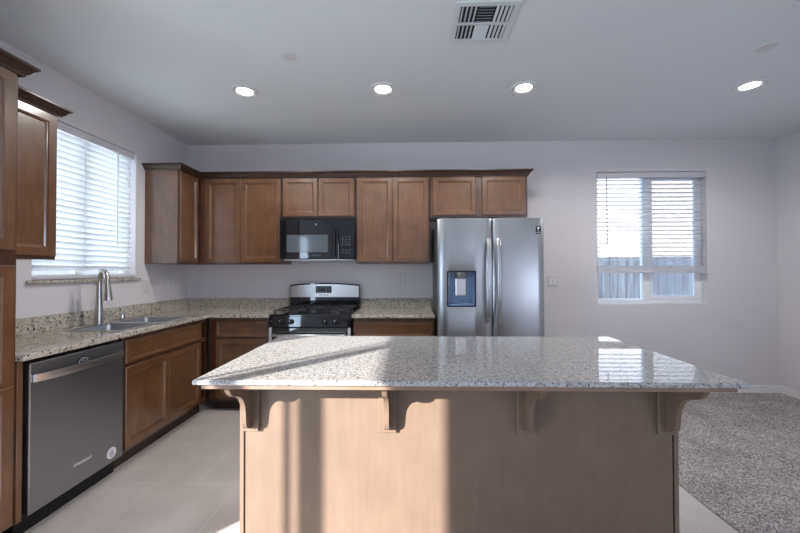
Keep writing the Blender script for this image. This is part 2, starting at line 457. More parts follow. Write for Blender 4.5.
# outside
obj('ground_outside', box(-22, 22, -20, 24, -0.30, -0.20), M_GROUND, kind='structure')
bm = bmesh.new()
x = -2.0
while x < 8.0:
    wd = 0.138
    bm_box(bm, x, x + wd, 6.42, 6.44, -0.2, 1.56 + random.uniform(-0.01, 0.01), 0.002)
    x += wd + 0.006
bm_box(bm, -2, 8, 6.44, 6.48, 0.2, 0.29); bm_box(bm, -2, 8, 6.44, 6.48, 1.2, 1.29)
tag(obj('board_fence', bm, M_FENCE), 'weathered grey vertical board fence outside the window beside the refrigerator', 'fence')
nb = thing('neighbor_house', 'pale stucco house wall beyond the fence, glaring through the slats', 'house', (4, 11, -0.2))
obj('house_wall', box(-3, 12, 10.0, 14.0, -0.2, 4.6), M_STUCCO, nb)
obj('house_roof', prism([(9.5, 4.6), (14.5, 4.6), (12, 6.0)], -3.4, 12.4, lambda u, v, w: Vector((w, u, v))), M_EXT, nb)

nb = thing('neighbor_house', 'pale stucco house out of view, added to keep the sun off the window over the sink', 'house', (-8, 3, -0.2))  # unseen house added to block direct sun from the sink blind
obj('house_wall', box(-10.0, -6.5, -3.0, 9.0, -0.2, 4.6), M_EXT, nb)
obj('house_roof', prism([(-10.3, 4.6), (-6.2, 4.6), (-8.2, 5.2)], -3.3, 9.3, lambda u, v, w: Vector((u, w, v))), M_EXT, nb)

# ------------------------------------------------------------------ ceiling fittings
def recessed(x, y, label):
    t = thing('recessed_light', label, 'ceiling light', (x, y, H), 'recessed ceiling lights')
    bm = lathe([(0.060, -0.004), (0.070, -0.012), (0.092, -0.012), (0.098, -0.006), (0.098, 0.0)], (x, y, H), n=36)
    obj('trim_ring', bm, M_PLASTIC, t, True)
    ld = bpy.data.lights.new('downlight', 'SPOT'); lo = bpy.data.objects.new('downlight', ld); C.objects.link(lo)
    ld.energy = LAMP_W; ld.color = (1.0, 0.96, 0.93); ld.spot_size = math.radians(165); ld.spot_blend = 0.6; ld.shadow_soft_size = 0.09
    lo.parent = t; lo.location = (0, 0, -0.03)
    obj('lens', lathe([(0.0, -0.005), (0.062, -0.004), (0.062, 0.0)], (x, y, H), n=36), M_LAMP, t)
for x, y, lb in ((-1.293, 2.715, 'lit recessed ceiling light in front of the corner cabinets, leftmost of four'),
                 (-0.201, 2.715, 'lit recessed ceiling light in front of the range and microwave'),
                 (0.892, 2.730, 'lit recessed ceiling light in front of the refrigerator'),
                 (2.625, 2.751, 'lit recessed ceiling light above the carpet, rightmost of four')):
    recessed(x, y, lb)
def disc(x, y, label):
    bm = lathe([(0.0, -0.007), (0.040, -0.007), (0.050, -0.004), (0.052, 0.0)], (x, y, H), n=32)
    tag(obj('sprinkler_cover', bm, M_PLATE, None, True), label, 'sprinkler cover', 'sprinkler covers')
disc(-0.791, 2.282, 'small flat white cover disc on the ceiling over the kitchen aisle')
disc(2.281, 2.282, 'small flat white cover disc on the ceiling over the carpet')

vx0, vx1, vy0, vy1 = 0.250, 0.598, 1.835, 2.170
v = thing('air_vent', 'square white ceiling air register with louvers in six panels', 'air vent', ((vx0 + vx1) / 2, (vy0 + vy1) / 2, H))
ix0, ix1, iy0, iy1 = vx0 + 0.032, vx1 - 0.032, vy0 + 0.032, vy1 - 0.032
obj('vent_frame', plate(vx0, vx1, vy0, vy1, [(ix0, ix1, iy0, iy1)], H - 0.012, H - 0.0005, XY, 0.003), M_VENT, v)
obj('duct', box(ix0 - 0.005, ix1 + 0.005, iy0 - 0.005, iy1 + 0.005, H - 0.002, H - 0.0008), M_VOID, v)
cw = (ix1 - ix0) / 3; ym = (iy0 + iy1) / 2
obj('divider', box(ix0, ix1, ym - 0.006, ym + 0.006, H - 0.013, H - 0.003), M_VENT, v)
for j, (ya, yb) in enumerate(((iy0, ym - 0.006), (ym + 0.006, iy1))):
    for k in range(3):
        xa, xb = ix0 + k * cw, ix0 + (k + 1) * cw
        bm = bmesh.new()
        if k == 1:
            n = 6
            for q in range(n):
                yy = ya + (q + 0.5) * (yb - ya) / n; s = 1 if j == 0 else -1
                bm_prism(bm, [(yy - 0.0055, H - 0.007 - s * 0.0045), (yy + 0.0055, H - 0.007 + s * 0.0045), (yy + 0.0055, H - 0.0055 + s * 0.0045), (yy - 0.0055, H - 0.0055 - s * 0.0045)], xa + 0.006, xb - 0.006, lambda u, v_, w_: Vector((w_, u, v_)))
        else:
            n = 4; s = -1 if k == 0 else 1
            for q in range(n):
                xx = xa + (q + 0.5) * cw / n
                bm_prism(bm, [(xx - 0.006, H - 0.007 + s * 0.0045), (xx + 0.006, H - 0.007 - s * 0.0045), (xx + 0.006, H - 0.0055 - s * 0.0045), (xx - 0.006, H - 0.0055 + s * 0.0045)], ya + 0.004, yb - 0.004, lambda u, v_, w_: Vector((u, w_, v_)))
        obj('louver_panel', bm, M_VENT, v)

# ------------------------------------------------------------------ cabinets
def bm_door(bm, M, u0, u1, v0, v1, t=0.020, fr=0.052, recess=0.012, split=None):
    """framed door with a recessed flat panel; M maps (u across, v up, w out of the cabinet)"""
    def one(a0, a1, b0, b1, f):
        fl, frt, fb, ft = f
        def ring(l, r_, bo, to, w):
            return [bm.verts.new(M(u, v, w)) for u, v in ((a0 + l, b0 + bo), (a1 - r_, b0 + bo), (a1 - r_, b1 - to), (a0 + l, b1 - to))]
        e = 0.003
        rs = [ring(0, 0, 0, 0, 0.0), ring(0, 0, 0, 0, t - e), ring(e, e, e, e, t),
              ring(fl - 0.010, frt - 0.010, fb - 0.010, ft - 0.010, t), ring(fl - 0.006, frt - 0.006, fb - 0.006, ft - 0.006, t - recess * 0.45),
              ring(fl, frt, fb, ft, t - recess * 0.55), ring(fl + 0.006, frt + 0.006, fb + 0.006, ft + 0.006, t - recess)]
        for p, q in zip(rs[:-1], rs[1:]):
            for k in range(4): bm.faces.new((p[k], p[(k + 1) % 4], q[(k + 1) % 4], q[k]))
        bm.faces.new(rs[-1]); bm.faces.new(list(reversed(rs[0])))
    if split is None: one(u0, u1, v0, v1, (fr, fr, fr, fr))
    else:
        one(u0, u1, v0, split, (fr, fr, fr, fr * 0.6)); one(u0, u1, split, v1, (fr, fr, fr * 0.6, fr))
def door(M, *a, **k):
    bm = bmesh.new(); bm_door(bm, M, *a, **k); return bm

YF = D - 0.33          # front plane of the uppers on the back wall
YD = YF + 0.020        # face frame plane behind the doors
MB = facing_minus_y(YD)
Z0, Z1 = 1.392, 2.300

def upper(x0, x1, z0, doors, label, y1=D):
    t = thing('wall_cabinet', label, 'cabinet', ((x0 + x1) / 2, D, z0), 'wall cabinets along the back wall')
    obj('cabinet_body', box(x0 + 0.0005, x1 - 0.0005, YD, y1 - 0.001, z0, Z1, 0.0015), M_FRAME, t)
    for a, b in doors:
        obj('door', door(MB, a, b, z0 + 0.020, Z1 - 0.030), M_WOOD, t)
    return t
upper(-2.175, -1.309, Z0, [(-2.10, -1.733), (-1.727, -1.322)], 'two-door brown wooden wall cabinet between the corner and the microwave')
upper(-1.305, -0.548, 1.858, [(-1.293, -0.935), (-0.925, -0.561)], 'short two-door brown wooden cabinet directly above the microwave')
upper(-0.544, 0.209, Z0, [(-0.532, -0.172), (-0.163, 0.196)], 'tall two-door brown wooden wall cabinet between microwave and refrigerator')
upper(0.213, 1.196, 1.862, [(0.240, 0.672), (0.738, 1.168)], 'short two-door brown wooden cabinet above the refrigerator')

# corner cabinet on the left wall, its plain end towards the camera
XF = L + 0.335
MLU = facing_plus_x(XF - 0.020)
t = thing('corner_wall_cabinet', 'narrow brown wall cabinet in the corner beside the window, bare end panel showing', 'cabinet', (L + 0.16, 3.4, Z0))
obj('cabinet_body', box(L + 0.001, XF - 0.020, 3.246, D - 0.002, Z0, Z1, 0.0015), M_FRAME, t)
obj('end_panel', box(L + 0.002, XF - 0.021, 3.240, 3.2465, Z0 + 0.003, Z1 - 0.002, 0.001), M_WOOD, t)
obj('door', door(MLU, 3.262, 3.540, Z0 + 0.020, Z1 - 0.030, fr=0.048), M_WOOD, t)

# wall cabinet left of the window
t = thing('wall_cabinet', 'single-door brown wall cabinet beside the tall pantry, above the dishwasher', 'cabinet', (L + 0.16, 1.88, Z0))
obj('cabinet_body', box(L + 0.001, XF - 0.020, 1.675, 2.105, Z0, Z1, 0.0015), M_FRAME, t)
obj('door', door(MLU, 1.690, 2.092, Z0 + 0.022, Z1 - 0.025, fr=0.058), M_WOOD, t)

# tall pantry
XP = -1.888
MP = facing_plus_x(XP - 0.020)
t = thing('pantry_cabinet', 'full-height brown wooden pantry cabinet standing next to the dishwasher', 'cabinet', (L + 0.3, 1.3, 0))
obj('cabinet_body', box(L + 0.001, XP - 0.020, 0.93, 1.654, 0.10, Z1, 0.002), M_FRAME, t)
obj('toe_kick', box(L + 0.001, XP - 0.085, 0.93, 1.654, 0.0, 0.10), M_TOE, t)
obj('door', door(MP, 0.942, 1.632, 1.425, Z1 - 0.025, fr=0.06), M_WOOD, t)
obj('door', door(MP, 0.942, 1.632, 0.115, 1.350, fr=0.06, split=0.775), M_WOOD, t)
obj('filler_strip', box(XP - 0.06, XP - 0.012, 1.6545, 1.680, 0.10, 0.883, 0.001), M_WOOD, t)

# crown mouldings
def crown(path, name, label, base_z=2.286, closed_ends=True):
    """path: plan points; the moulding projects to the RIGHT of the walking direction"""
    prof = [(0.0, 0.0), (0.006, 0.0), (0.008, 0.010), (0.017, 0.017), (0.026, 0.033), (0.038, 0.043), (0.043, 0.046), (0.043, 0.058), (0.0, 0.058)]
    P = [Vector((p[0], p[1])) for p in path]
    bm = bmesh.new(); rings = []
    for i, p in enumerate(P):
        ds = []
        if i > 0: ds.append((p - P[i - 1]).normalized())
        if i < len(P) - 1: ds.append((P[i + 1] - p).normalized())
        ns = [Vector((q.y, -q.x)) for q in ds]
        off = ns[0] if len(ns) == 1 else (ns[0] + ns[1]) / (1 + ns[0].dot(ns[1]))
        rings.append([bm.verts.new((p.x + off.x * a, p.y + off.y * a, base_z + b)) for a, b in prof])
    n = len(prof)
    for i in range(len(rings) - 1):
        for k in range(n): bm.faces.new((rings[i][k], rings[i][(k + 1) % n], rings[i + 1][(k + 1) % n], rings[i + 1][k]))
    bm.faces.new(rings[0]); bm.faces.new(list(reversed(rings[-1])))
    return tag(obj(name, bm, M_CROWN), label, 'crown moulding')
e = 0.0008
crown([(L + 0.001, 3.240 - e), (XF + e, 3.240 - e), (XF + e, YF - e), (1.196 + e, YF - e), (1.196 + e, D - 0.001)], 'crown_molding', 'long dark crown moulding running over the back wall cabinets from corner to refrigerator', 2.275)
crown([(XF + e, 1.715), (XF + e, 2.105 + e), (L + 0.001, 2.105 + e)], 'crown_molding', 'short dark crown moulding on the single-door cabinet beside the window', 2.275)
crown([(XP + e, 0.93), (XP + e, 1.654 + e), (L + 0.39, 1.654 + e)], 'crown_molding', 'dark crown moulding capping the tall pantry', 2.275)

# base cabinets
XB = -1.898            # door face of the left run
MLB = facing_plus_x(XB - 0.020)
t = thing('sink_base_cabinet', 'brown wooden sink base with one wide drawer front over two doors', 'cabinet', (L + 0.3, 2.75, 0))
bm = bmesh.new()
for q in ((L + 0.001, XB - 0.020, 2.296, 2.312, 0.10, 0.883), (L + 0.001, XB - 0.020, 3.246, 3.262, 0.10, 0.883), (L + 0.001, XB - 0.020, 2.312, 3.246, 0.10, 0.116),
          (XB - 0.038, XB - 0.020, 2.312, 3.246, 0.116, 0.140), (XB - 0.038, XB - 0.020, 2.312, 3.246, 0.668, 0.704), (XB - 0.038, XB - 0.020, 2.312, 3.246, 0.84, 0.883), (XB - 0.038, XB - 0.020, 2.71, 2.76, 0.14, 0.668)):
    bm_box(bm, *q)
obj('cabinet_body', bm, M_FRAME, t)
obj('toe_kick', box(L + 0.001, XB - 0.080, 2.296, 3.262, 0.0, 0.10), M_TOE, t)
obj('drawer_front', door(MLB, 2.308, 3.160, 0.700, 0.850, fr=0.026, recess=0.005), M_WOODX, t)
obj('door', door(MLB, 2.308, 2.732, 0.125, 0.672, fr=0.056), M_WOOD, t)
obj('door', door(MLB, 2.738, 3.160, 0.125, 0.672, fr=0.056), M_WOOD, t)

YB = 3.262
MBB = facing_minus_y(YB + 0.020)
def base_cab(x0, x1, label, dx0, dx1):
    t = thing('base_cabinet', label, 'cabinet', ((x0 + x1) / 2, D - 0.3, 0), 'base cabinets beside the range')
    obj('cabinet_body', box(x0, x1, YB + 0.020, D - 0.001, 0.10, 0.883, 0.0015), M_FRAME, t)
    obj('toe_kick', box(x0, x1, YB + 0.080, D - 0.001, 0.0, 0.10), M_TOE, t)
    obj('drawer_front', door(MBB, dx0, dx1, 0.700, 0.850, fr=0.026, recess=0.005), M_WOODX, t)
    obj('door', door(MBB, dx0, dx1, 0.125, 0.680, fr=0.056), M_WOOD, t)
    return t
base_cab(-1.897, -1.309, 'brown wooden base cabinet in the corner, left of the range', -1.826, -1.330)
base_cab(-0.534, 0.238, 'brown wooden base cabinet between range and refrigerator', -0.520, 0.225)

# ------------------------------------------------------------------ dishwasher
t = thing('dishwasher', 'dark stainless steel dishwasher with bowed bar handle below the counter', 'dishwasher', (L + 0.3, 1.98, 0))
obj('tub', box(L + 0.02, -1.935, 1.690, 2.278, 0.105, 0.868), M_BLACKM, t)
obj('toe_kick', box(L + 0.02, -1.955, 1.690, 2.278, 0.0, 0.104), M_BLACKM, t)
obj('door_panel', box(-1.934, XP, 1.700, 2.272, 0.110, 0.862, 0.005, 2), M_SLATE, t)
pts = []
for k in range(17):
    s = k / 16
    pts.append((XP + 0.010 + 0.030 * math.sin(PI * s) ** 0.6, 1.716 + s * 0.540, 0.784))
bm = bmesh.new(); rings = []
for x, y, z in pts:
    rings.append([bm.verts.new((x + a, y, z + b)) for a, b in ((-0.005, -0.020), (0.005, -0.018), (0.007, 0.0), (0.005, 0.018), (-0.005, 0.020))])
for A, B in zip(rings[:-1], rings[1:]):
    for k in range(5): bm.faces.new((A[k], A[(k + 1) % 5], B[(k + 1) % 5], B[k]))
bm.faces.new(rings[0]); bm.faces.new(list(reversed(rings[-1])))
for yy in (1.716, 2.256): bm_box(bm, XP - 0.002, XP + 0.008, yy - 0.008, yy + 0.008, 0.766, 0.802)
h = obj('handle', bm, M_STEEL_B, t, True); h['label'] = 'bright bowed bar handle'
b = obj('badge', lathe([(0.0, 0.003), (0.034, 0.003), (0.036, 0.0)], (XP, 1.985, 0.797), 'x', 28), M_BLACKM, t); b['label'] = 'round black badge with white marks'
bm = bmesh.new()
bm_lathe(bm, [(0.0255, 0.0036), (0.0280, 0.0036)], (XP, 1.985, 0.797), 'x', 28)
for dy, dz, wy, wz in ((-0.010, 0.008, 0.002, 0.012), (0.002, 0.010, 0.003, 0.006), (0.010, 0.006, 0.002, 0.010), (0.0, 0.016, 0.012, 0.002)):
    bm_box(bm, XP + 0.003, XP + 0.0036, 1.985 + dy - wy / 2, 1.985 + dy + wy / 2, 0.797 + dz - wz / 2, 0.797 + dz + wz / 2)
obj('badge_mark', bm, M_MARK, t)
s = obj('sticker', lathe([(0.0, 0.001), (0.034, 0.001), (0.034, 0.0)], (XP, 2.185, 0.172), 'x', 28), M_STICKER, t); s['label'] = 'round white sticker'
bm = bmesh.new()
for k, (dz, wy) in enumerate(((0.016, 0.022), (0.006, 0.036), (-0.003, 0.030), (-0.012, 0.034), (-0.021, 0.016))):
    bm_box(bm, XP + 0.001, XP + 0.0015, 2.185 - wy / 2, 2.185 + wy / 2, 0.172 + dz - 0.0018, 0.172 + dz + 0.0018)
obj('sticker_print', bm, M_MARKG, t)

def text_mesh(s, size, name, m, parent, M3x4, shear=0.0):
    cu = bpy.data.curves.new(name, 'FONT'); cu.body = s; cu.size = size; cu.align_x = 'CENTER'; cu.align_y = 'CENTER'; cu.extrude = 0.0004; cu.shear = shear
    tmp = bpy.data.objects.new(name + '_tmp', cu); C.objects.link(tmp)
    bpy.context.view_layer.update()
    me = bpy.data.meshes.new_from_object(tmp.evaluated_get(bpy.context.evaluated_depsgraph_get()))
    bpy.data.objects.remove(tmp); bpy.data.curves.remove(cu)
    bm = bmesh.new(); bm.from_mesh(me); bpy.data.meshes.remove(me)
    bmesh.ops.transform(bm, matrix=M3x4, verts=bm.verts)
    return obj(name, bm, m, parent)
FACE_X = Matrix(((0, 0, 1, 0), (1, 0, 0, 0), (0, 1, 0, 0), (0, 0, 0, 1)))      # reads along +y, faces +x
FACE_Y = Matrix(((1, 0, 0, 0), (0, 0, -1, 0), (0, 1, 0, 0), (0, 0, 0, 1)))     # reads along +x, faces -y
text_mesh('Whirlpool', 0.026, 'wordmark', M_MARK, t, Matrix.Translation((XP + 0.0005, 1.985, 0.226)) @ FACE_X, 0.25)

# ------------------------------------------------------------------ countertops, backsplash, sink, faucet
CT0, CT1 = 0.884, 0.914
SX0, SX1, SY0, SY1 = -2.385, -1.945, 2.315, 3.105            # sink cut-out
XC = -1.872; YC = 3.234                                       # front edges
us = [L + 0.001, SX0 + 0.012, SX1 - 0.012, XC, -1.308]; vs = [1.657, SY0 + 0.012, SY1 - 0.012, YC, D - 0.001]
def fill(u, v):
    if u > XC: return v > YC
    return not (SX0 < u < SX1 and SY0 + 0.01 < v < SY1 - 0.01 and u > SX0 + 0.012 and u < SX1 - 0.012)
t = thing('countertop', 'L-shaped speckled granite countertop with the sink, turning the corner to the range', 'countertop', (-2.2, 2.6, CT0))
obj('slab', grid_solid(us, vs, fill, CT0, CT1, XY, 0.004, 2), M_GRAN, t)
obj('backsplash', box(L + 0.001, L + 0.021, 1.657, D - 0.022, CT1, 1.020, 0.002), M_GRAN, t)
obj('backsplash', box(L + 0.001, -1.308, D - 0.021, D - 0.001, CT1, 1.020, 0.002), M_GRAN, t)
t = thing('countertop', 'short speckled granite countertop between range and refrigerator', 'countertop', (-0.15, 3.55, CT0))
obj('slab', box(-0.536, 0.240, YC, D - 0.001, CT0, CT1, 0.004, 2), M_GRAN, t)
obj('backsplash', box(-0.536, 0.240, D - 0.021, D - 0.001, CT1, 1.020, 0.002), M_GRAN, t)

t = thing('kitchen_sink', 'double-bowl stainless steel sink set into the granite under the window', 'sink', (-2.15, 2.72, CT1))
ymid = (SY0 + SY1) / 2
bowls = [(SX0 + 0.035, SX1 - 0.028, SY0 + 0.028, ymid - 0.018), (SX0 + 0.035, SX1 - 0.028, ymid + 0.018, SY1 - 0.028)]
obj('rim', plate(SX0, SX1, SY0, SY1, bowls, CT1 + 0.0006, CT1 + 0.0050, XY, 0.0018), M_STEEL_B, t)
for (a0, a1, b0, b1) in bowls:
    bm = bmesh.new()
    def rr(ins, z, rad):
        out = []
        for cx_, cy_, th0 in ((a1 - ins - rad, b1 - ins - rad, 0), (a0 + ins + rad, b1 - ins - rad, PI / 2), (a0 + ins + rad, b0 + ins + rad, PI), (a1 - ins - rad, b0 + ins + rad, 1.5 * PI)):
            for k in range(5): out.append(bm.verts.new((cx_ + rad * math.cos(th0 + k * PI / 8), cy_ + rad * math.sin(th0 + k * PI / 8), z)))
        return out
    rs = [rr(-0.0005, CT1 + 0.003, 0.004), rr(0.001, CT1 - 0.008, 0.03), rr(0.006, 0.750, 0.04), rr(0.020, 0.728, 0.05), rr(0.13, 0.722, 0.03)]
    for A, B in zip(rs[:-1], rs[1:]):
        for k in range(20): bm.faces.new((A[k], A[(k + 1) % 20], B[(k + 1) % 20], B[k]))
    bm.faces.new(rs[-1])
    bo = obj('bowl', bm, M_STEEL, t, True)
    obj('drain', lathe([(0.0, 0.0), (0.030, 0.001), (0.042, 0.004), (0.044, 0.0)], ((a0 + a1) / 2, (b0 + b1) / 2, 0.7225)), M_CHROME, bo, True)

FX, FY = -2.352, 2.600
t = thing('faucet', 'tall brushed nickel gooseneck pull-down faucet behind the sink', 'faucet', (FX, FY, CT1 + 0.005))
fz = CT1 + 0.005
obj('base', lathe([(0.0, 0.0), (0.030, 0.0), (0.030, 0.006), (0.024, 0.012), (0.0, 0.013)], (FX, FY, fz)), M_NICKEL, t, True)
dx, dy = 0.90, -0.44
path, rad = [], []
for k in range(9): path.append((FX, FY, fz + 0.010 + 0.305 * k / 8)); rad.append(0.027 - 0.0105 * k / 8)
RA = 0.062
for k in range(1, 15):
    th = PI - (PI + 0.16) * k / 14
    o = RA + RA * math.cos(th)
    path.append((FX + dx * o, FY + dy * o, fz + 0.315 + RA * math.sin(th) * 1.45)); rad.append(0.0165)
obj('gooseneck', tube(path, rad, 16), M_NICKEL, t, True)
ex, ey, ez = path[-1]
obj('spray_head', tube([(ex, ey, ez + 0.004), (ex + 0.003, ey, ez - 0.03), (ex + 0.008, ey - 0.002, ez - 0.09), (ex + 0.010, ey - 0.003, ez - 0.115)], [0.0175, 0.0195, 0.0265, 0.0265], 16), M_NICKEL, t, True)
lv = obj('lever', tube([(FX + 0.02, FY + 0.004, fz + 0.060), (FX + 0.060, FY + 0.030, fz + 0.066), (FX + 0.095, FY + 0.055, fz + 0.090)], [0.010, 0.008, 0.0055], 10), M_NICKEL, t, True)
bm = lathe([(0.0, 0.0), (0.024, 0.0), (0.024, 0.008), (0.019, 0.010), (0.019, 0.048), (0.016, 0.055), (0.0, 0.056)], (-2.425, 2.905, CT1 + 0.0006))
tag(obj('air_gap_cap', bm, M_CHROME, None, True), 'small round metal cap standing by the backsplash behind the sink', 'air gap cap')

# ------------------------------------------------------------------ microwave
YM = 3.477
t = thing('microwave', 'black over-the-range microwave hung under the short cabinet', 'microwave', (-0.918, D - 0.2, 1.432))
x0, x1, z0, z1 = -1.298, -0.546, 1.440, 1.855
obj('case', box(x0, x1, YM + 0.035, D - 0.002, z0, z1, 0.002), M_BLACKM, t)
obj('underside', box(x0 + 0.02, x1 - 0.02, YM + 0.05, D - 0.05, z0 - 0.012, z0 - 0.0005, 0.002), M_STEEL_B, t)
dr = obj('door', plate(x0, -0.705, z0 + 0.003, z1 - 0.024, [(-1.226, -0.812, 1.510, 1.684)], 0, 0.036, facing_minus_y(YM + 0.0345), 0.003), M_BLACK, t)
obj('door_window', box(-1.2262, -0.8118, YM + 0.004, YM + 0.02, 1.5098, 1.6842), M_MESHW, dr)
obj('handle', box(-0.762, -0.732, YM - 0.040, YM - 0.022, 1.475, 1.735, 0.006, 3), M_BLACK, t)
for zz in (1.495, 1.715): obj('handle_post', box(-0.757, -0.737, YM - 0.024, YM - 0.001, zz - 0.012, zz + 0.012, 0.003), M_BLACK, t)
cp = obj('control_panel', box(-0.702, x1, YM - 0.001, YM + 0.0345, z0 + 0.003, z1 - 0.024, 0.003), M_BLACK, t)
for r in range(7):
    for c in range(3):
        if r == 2: continue
        kx, kz = -0.672 + c * 0.034, 1.500 + r * 0.026
        obj('key', box(kx, kx + (0.018 if (r + c) % 2 else 0.013), YM - 0.0018, YM - 0.0008, kz, kz + 0.005), M_MARKG, cp)
obj('vent_trim', box(x0, x1, YM + 0.004, YM + 0.0345, z1 - 0.022, z1, 0.002), M_BLACKM, t)
obj('emblem', lathe([(0.0, -0.002), (0.008, -0.002), (0.008, 0.0)], (-0.931, YM - 0.0015, 1.786), 'y', 20), M_MARK, dr)
text_mesh('Whirlpool', 0.022, 'wordmark', M_MARKG, dr, Matrix.Translation((-0.925, YM - 0.002, 1.478)) @ FACE_Y)

# ------------------------------------------------------------------ range
RX0, RX1 = -1.303, -0.541
YR = 3.217
rc = (RX0 + RX1) / 2
t = thing('gas_range', 'freestanding black and stainless gas range below the microwave', 'range', (rc, 3.55, 0))
obj('range_body', box(RX0, RX1, YR + 0.03, D - 0.01, 0.03, 0.896, 0.003), M_BLACKM, t)
obj('cooktop', box(RX0 - 0.002, RX1 + 0.002, YR + 0.010, D - 0.075, 0.897, 0.918, 0.006, 2), M_BLACK, t)
cpn = obj('control_panel', prism([(YR + 0.030, 0.800), (YR, 0.806), (YR + 0.008, 0.900), (YR + 0.030, 0.905)], RX0, RX1, lambda u, v, w: Vector((w, u, v))), M_BLACK, t)
for kx in (-1.187, -1.094, -0.773, -0.681):
    k = obj('knob', lathe([(0.0, -0.034), (0.015, -0.034), (0.019, -0.028), (0.021, -0.004), (0.025, 0.0), (0.025, 0.006)], (kx, YR, 0.852), 'y', 24), M_BLACKM, t, True)
    obj('pointer', box(kx - 0.002, kx + 0.002, YR - 0.0355, YR - 0.0345, 0.854, 0.869), M_MARK, k)
od = obj('oven_door', box(RX0 + 0.030, RX1 - 0.030, YR + 0.001, YR + 0.030, 0.19, 0.795, 0.004, 2), M_GLASSD, t)
for a, b in ((RX0, RX0 + 0.0295), (RX1 - 0.0295, RX1)):
    s_ = obj('door_stile', box(a, b, YR, YR + 0.030, 0.19, 0.795, 0.003), M_STEEL_B, od)
pts = [(RX0 + 0.05, YR + 0.002, 0.735), (RX0 + 0.05, YR - 0.045, 0.735), (RX0 + 0.07, YR - 0.055, 0.735), (RX1 - 0.07, YR - 0.055, 0.735), (RX1 - 0.05, YR - 0.045, 0.735), (RX1 - 0.05, YR + 0.002, 0.735)]
obj('handle', tube(pts, 0.011, 12), M_STEEL_B, od, True)
obj('storage_drawer', box(RX0, RX1, YR + 0.002, YR + 0.030, 0.035, 0.182, 0.004), M_STEEL, t)
# backguard with an arched top
def arch(z0, zs, zc, x0, x1, n=14):
    top = [(x1 - (x1 - x0) * k / n, zs + (zc - zs) * math.sin(PI * k / n) ** 0.8) for k in range(n + 1)]
    return [(x0, z0), (x1, z0)] + top
Mg = facing_minus_y(D - 0.012)
bgd = obj('backguard', prism(arch(0.915, 1.168, 1.190, RX0, RX1), 0.0, 0.062, Mg), M_BLACK, t)
f = obj('fascia', prism(arch(1.036, 1.156, 1.176, RX0 + 0.008, RX1 - 0.008), 0.0625, 0.071, Mg), M_STEEL_B, bgd); f['label'] = 'bright stainless control fascia'
obj('display', box(-1.019, -0.845, D - 0.0865, D - 0.0832, 1.082, 1.156, 0.001), M_BLACK, bgd)
bm = bmesh.new()
for r in range(3):
    for c in range(5):
        if r == 1 and c in (1, 2): continue
        bm_box(bm, -1.008 + c * 0.033, -1.008 + c * 0.033 + 0.016, D - 0.0872, D - 0.0862, 1.092 + r * 0.021, 1.092 + r * 0.021 + 0.006)
obj('display_legend', bm, M_LED, bgd)
text_mesh('Whirlpool', 0.024, 'wordmark', M_BLACKM, bgd, Matrix.Translation((-0.932, D - 0.0835, 1.060)) @ FACE_Y)
# burners and grates
for bx, by in ((-1.13, 3.40), (-1.13, 3.66), (-0.72, 3.40), (-0.72, 3.66)):
    obj('burner', lathe([(0.0, 0.020), (0.034, 0.019), (0.036, 0.012), (0.044, 0.010), (0.048, 0.0)], (bx, by, 0.918)), M_IRON, t, True)
for gx0, gx1 in ((RX0 + 0.035, rc - 0.008), (rc + 0.008, RX1 - 0.035)):
    bm = bmesh.new(); ya, yb = YR + 0.055, D - 0.105; zt = 0.949
    for xx in (gx0, gx1): bm_tube(bm, [(xx, ya, zt), (xx, yb, zt)], 0.0065, 8)
    for yy in (ya, (ya + yb) / 2, yb): bm_tube(bm, [(gx0, yy, zt), (gx1, yy, zt)], 0.0065, 8)
    gm = (gx0 + gx1) / 2
    for yc in (3.40, 3.66):
        for (ax, ay) in ((1, 0), (-1, 0), (0, 1), (0, -1)):
            ln = abs(gx1 - gm) if ax else abs((yb - ya) / 4)
            bm_tube(bm, [(gm + ax * 0.025, yc + ay * 0.025, zt + 0.003), (gm + ax * ln * 0.7, yc + ay * ln * 0.7, zt + 0.004), (gm + ax * ln, yc + ay * ln, zt)], 0.0055, 8)
    for xx in (gx0, gx1):
        for yy in (ya, (ya + yb) / 2, yb): bm_tube(bm, [(xx, yy, zt), (xx, yy, 0.9185)], 0.006, 8)
    obj('burner_grate', bm, M_IRON, t, True)
t2 = obj('leveling_foot', box(RX0 + 0.02, RX1 - 0.02, YR + 0.08, D - 0.05, 0.0, 0.031), M_BLACKM, t)

# ------------------------------------------------------------------ refrigerator
FX0, FX1 = 0.251, 1.178
YFR = 3.075
t = thing('refrigerator', 'stainless steel side-by-side refrigerator with ice and water dispenser', 'refrigerator', (0.715, 3.45, 0))
obj('case', box(FX0 + 0.004, FX1 - 0.004, YFR + 0.075, D - 0.03, 0.03, 1.765, 0.004), M_CASE, t)
obj('base_grille', box(FX0 + 0.01, FX1 - 0.01, YFR + 0.05, D - 0.06, 0.0, 0.08, 0.003), M_BLACKM, t)
obj('hinge_cover', box(FX0 + 0.02, FX0 + 0.11, YFR + 0.03, YFR + 0.13, 1.7655, 1.790, 0.004), M_CASE, t)
def fridge_door(x0, x1, holes, curved=0.010):
    n = 14
    hu = [h[i] for h in holes for i in (0, 1)]
    us = sorted({round(x0 + (x1 - x0) * k / n, 4) for k in range(n + 1)} | set(hu)); us[0] = x0; us[-1] = x1
    vs = sorted({0.085, 1.779, *[h[i] for h in holes for i in (2, 3)]})
    f = lambda u, v: not any(h[0] < u < h[1] and h[2] < v < h[3] for h in holes)
    def Mm(u, v, w):
        s = (u - (x0 + x1) / 2) / ((x1 - x0) / 2)
        bow = curved * (s * s) + 0.018 * max(0, abs(s) - 0.90) / 0.10 * (abs(s) - 0.90) / 0.10 if w > 0 else 0
        return Vector((u, YFR + 0.070 - w + bow, v))
    return grid_solid(us, vs, f, 0.0, 0.070, Mm, 0.003, 2)
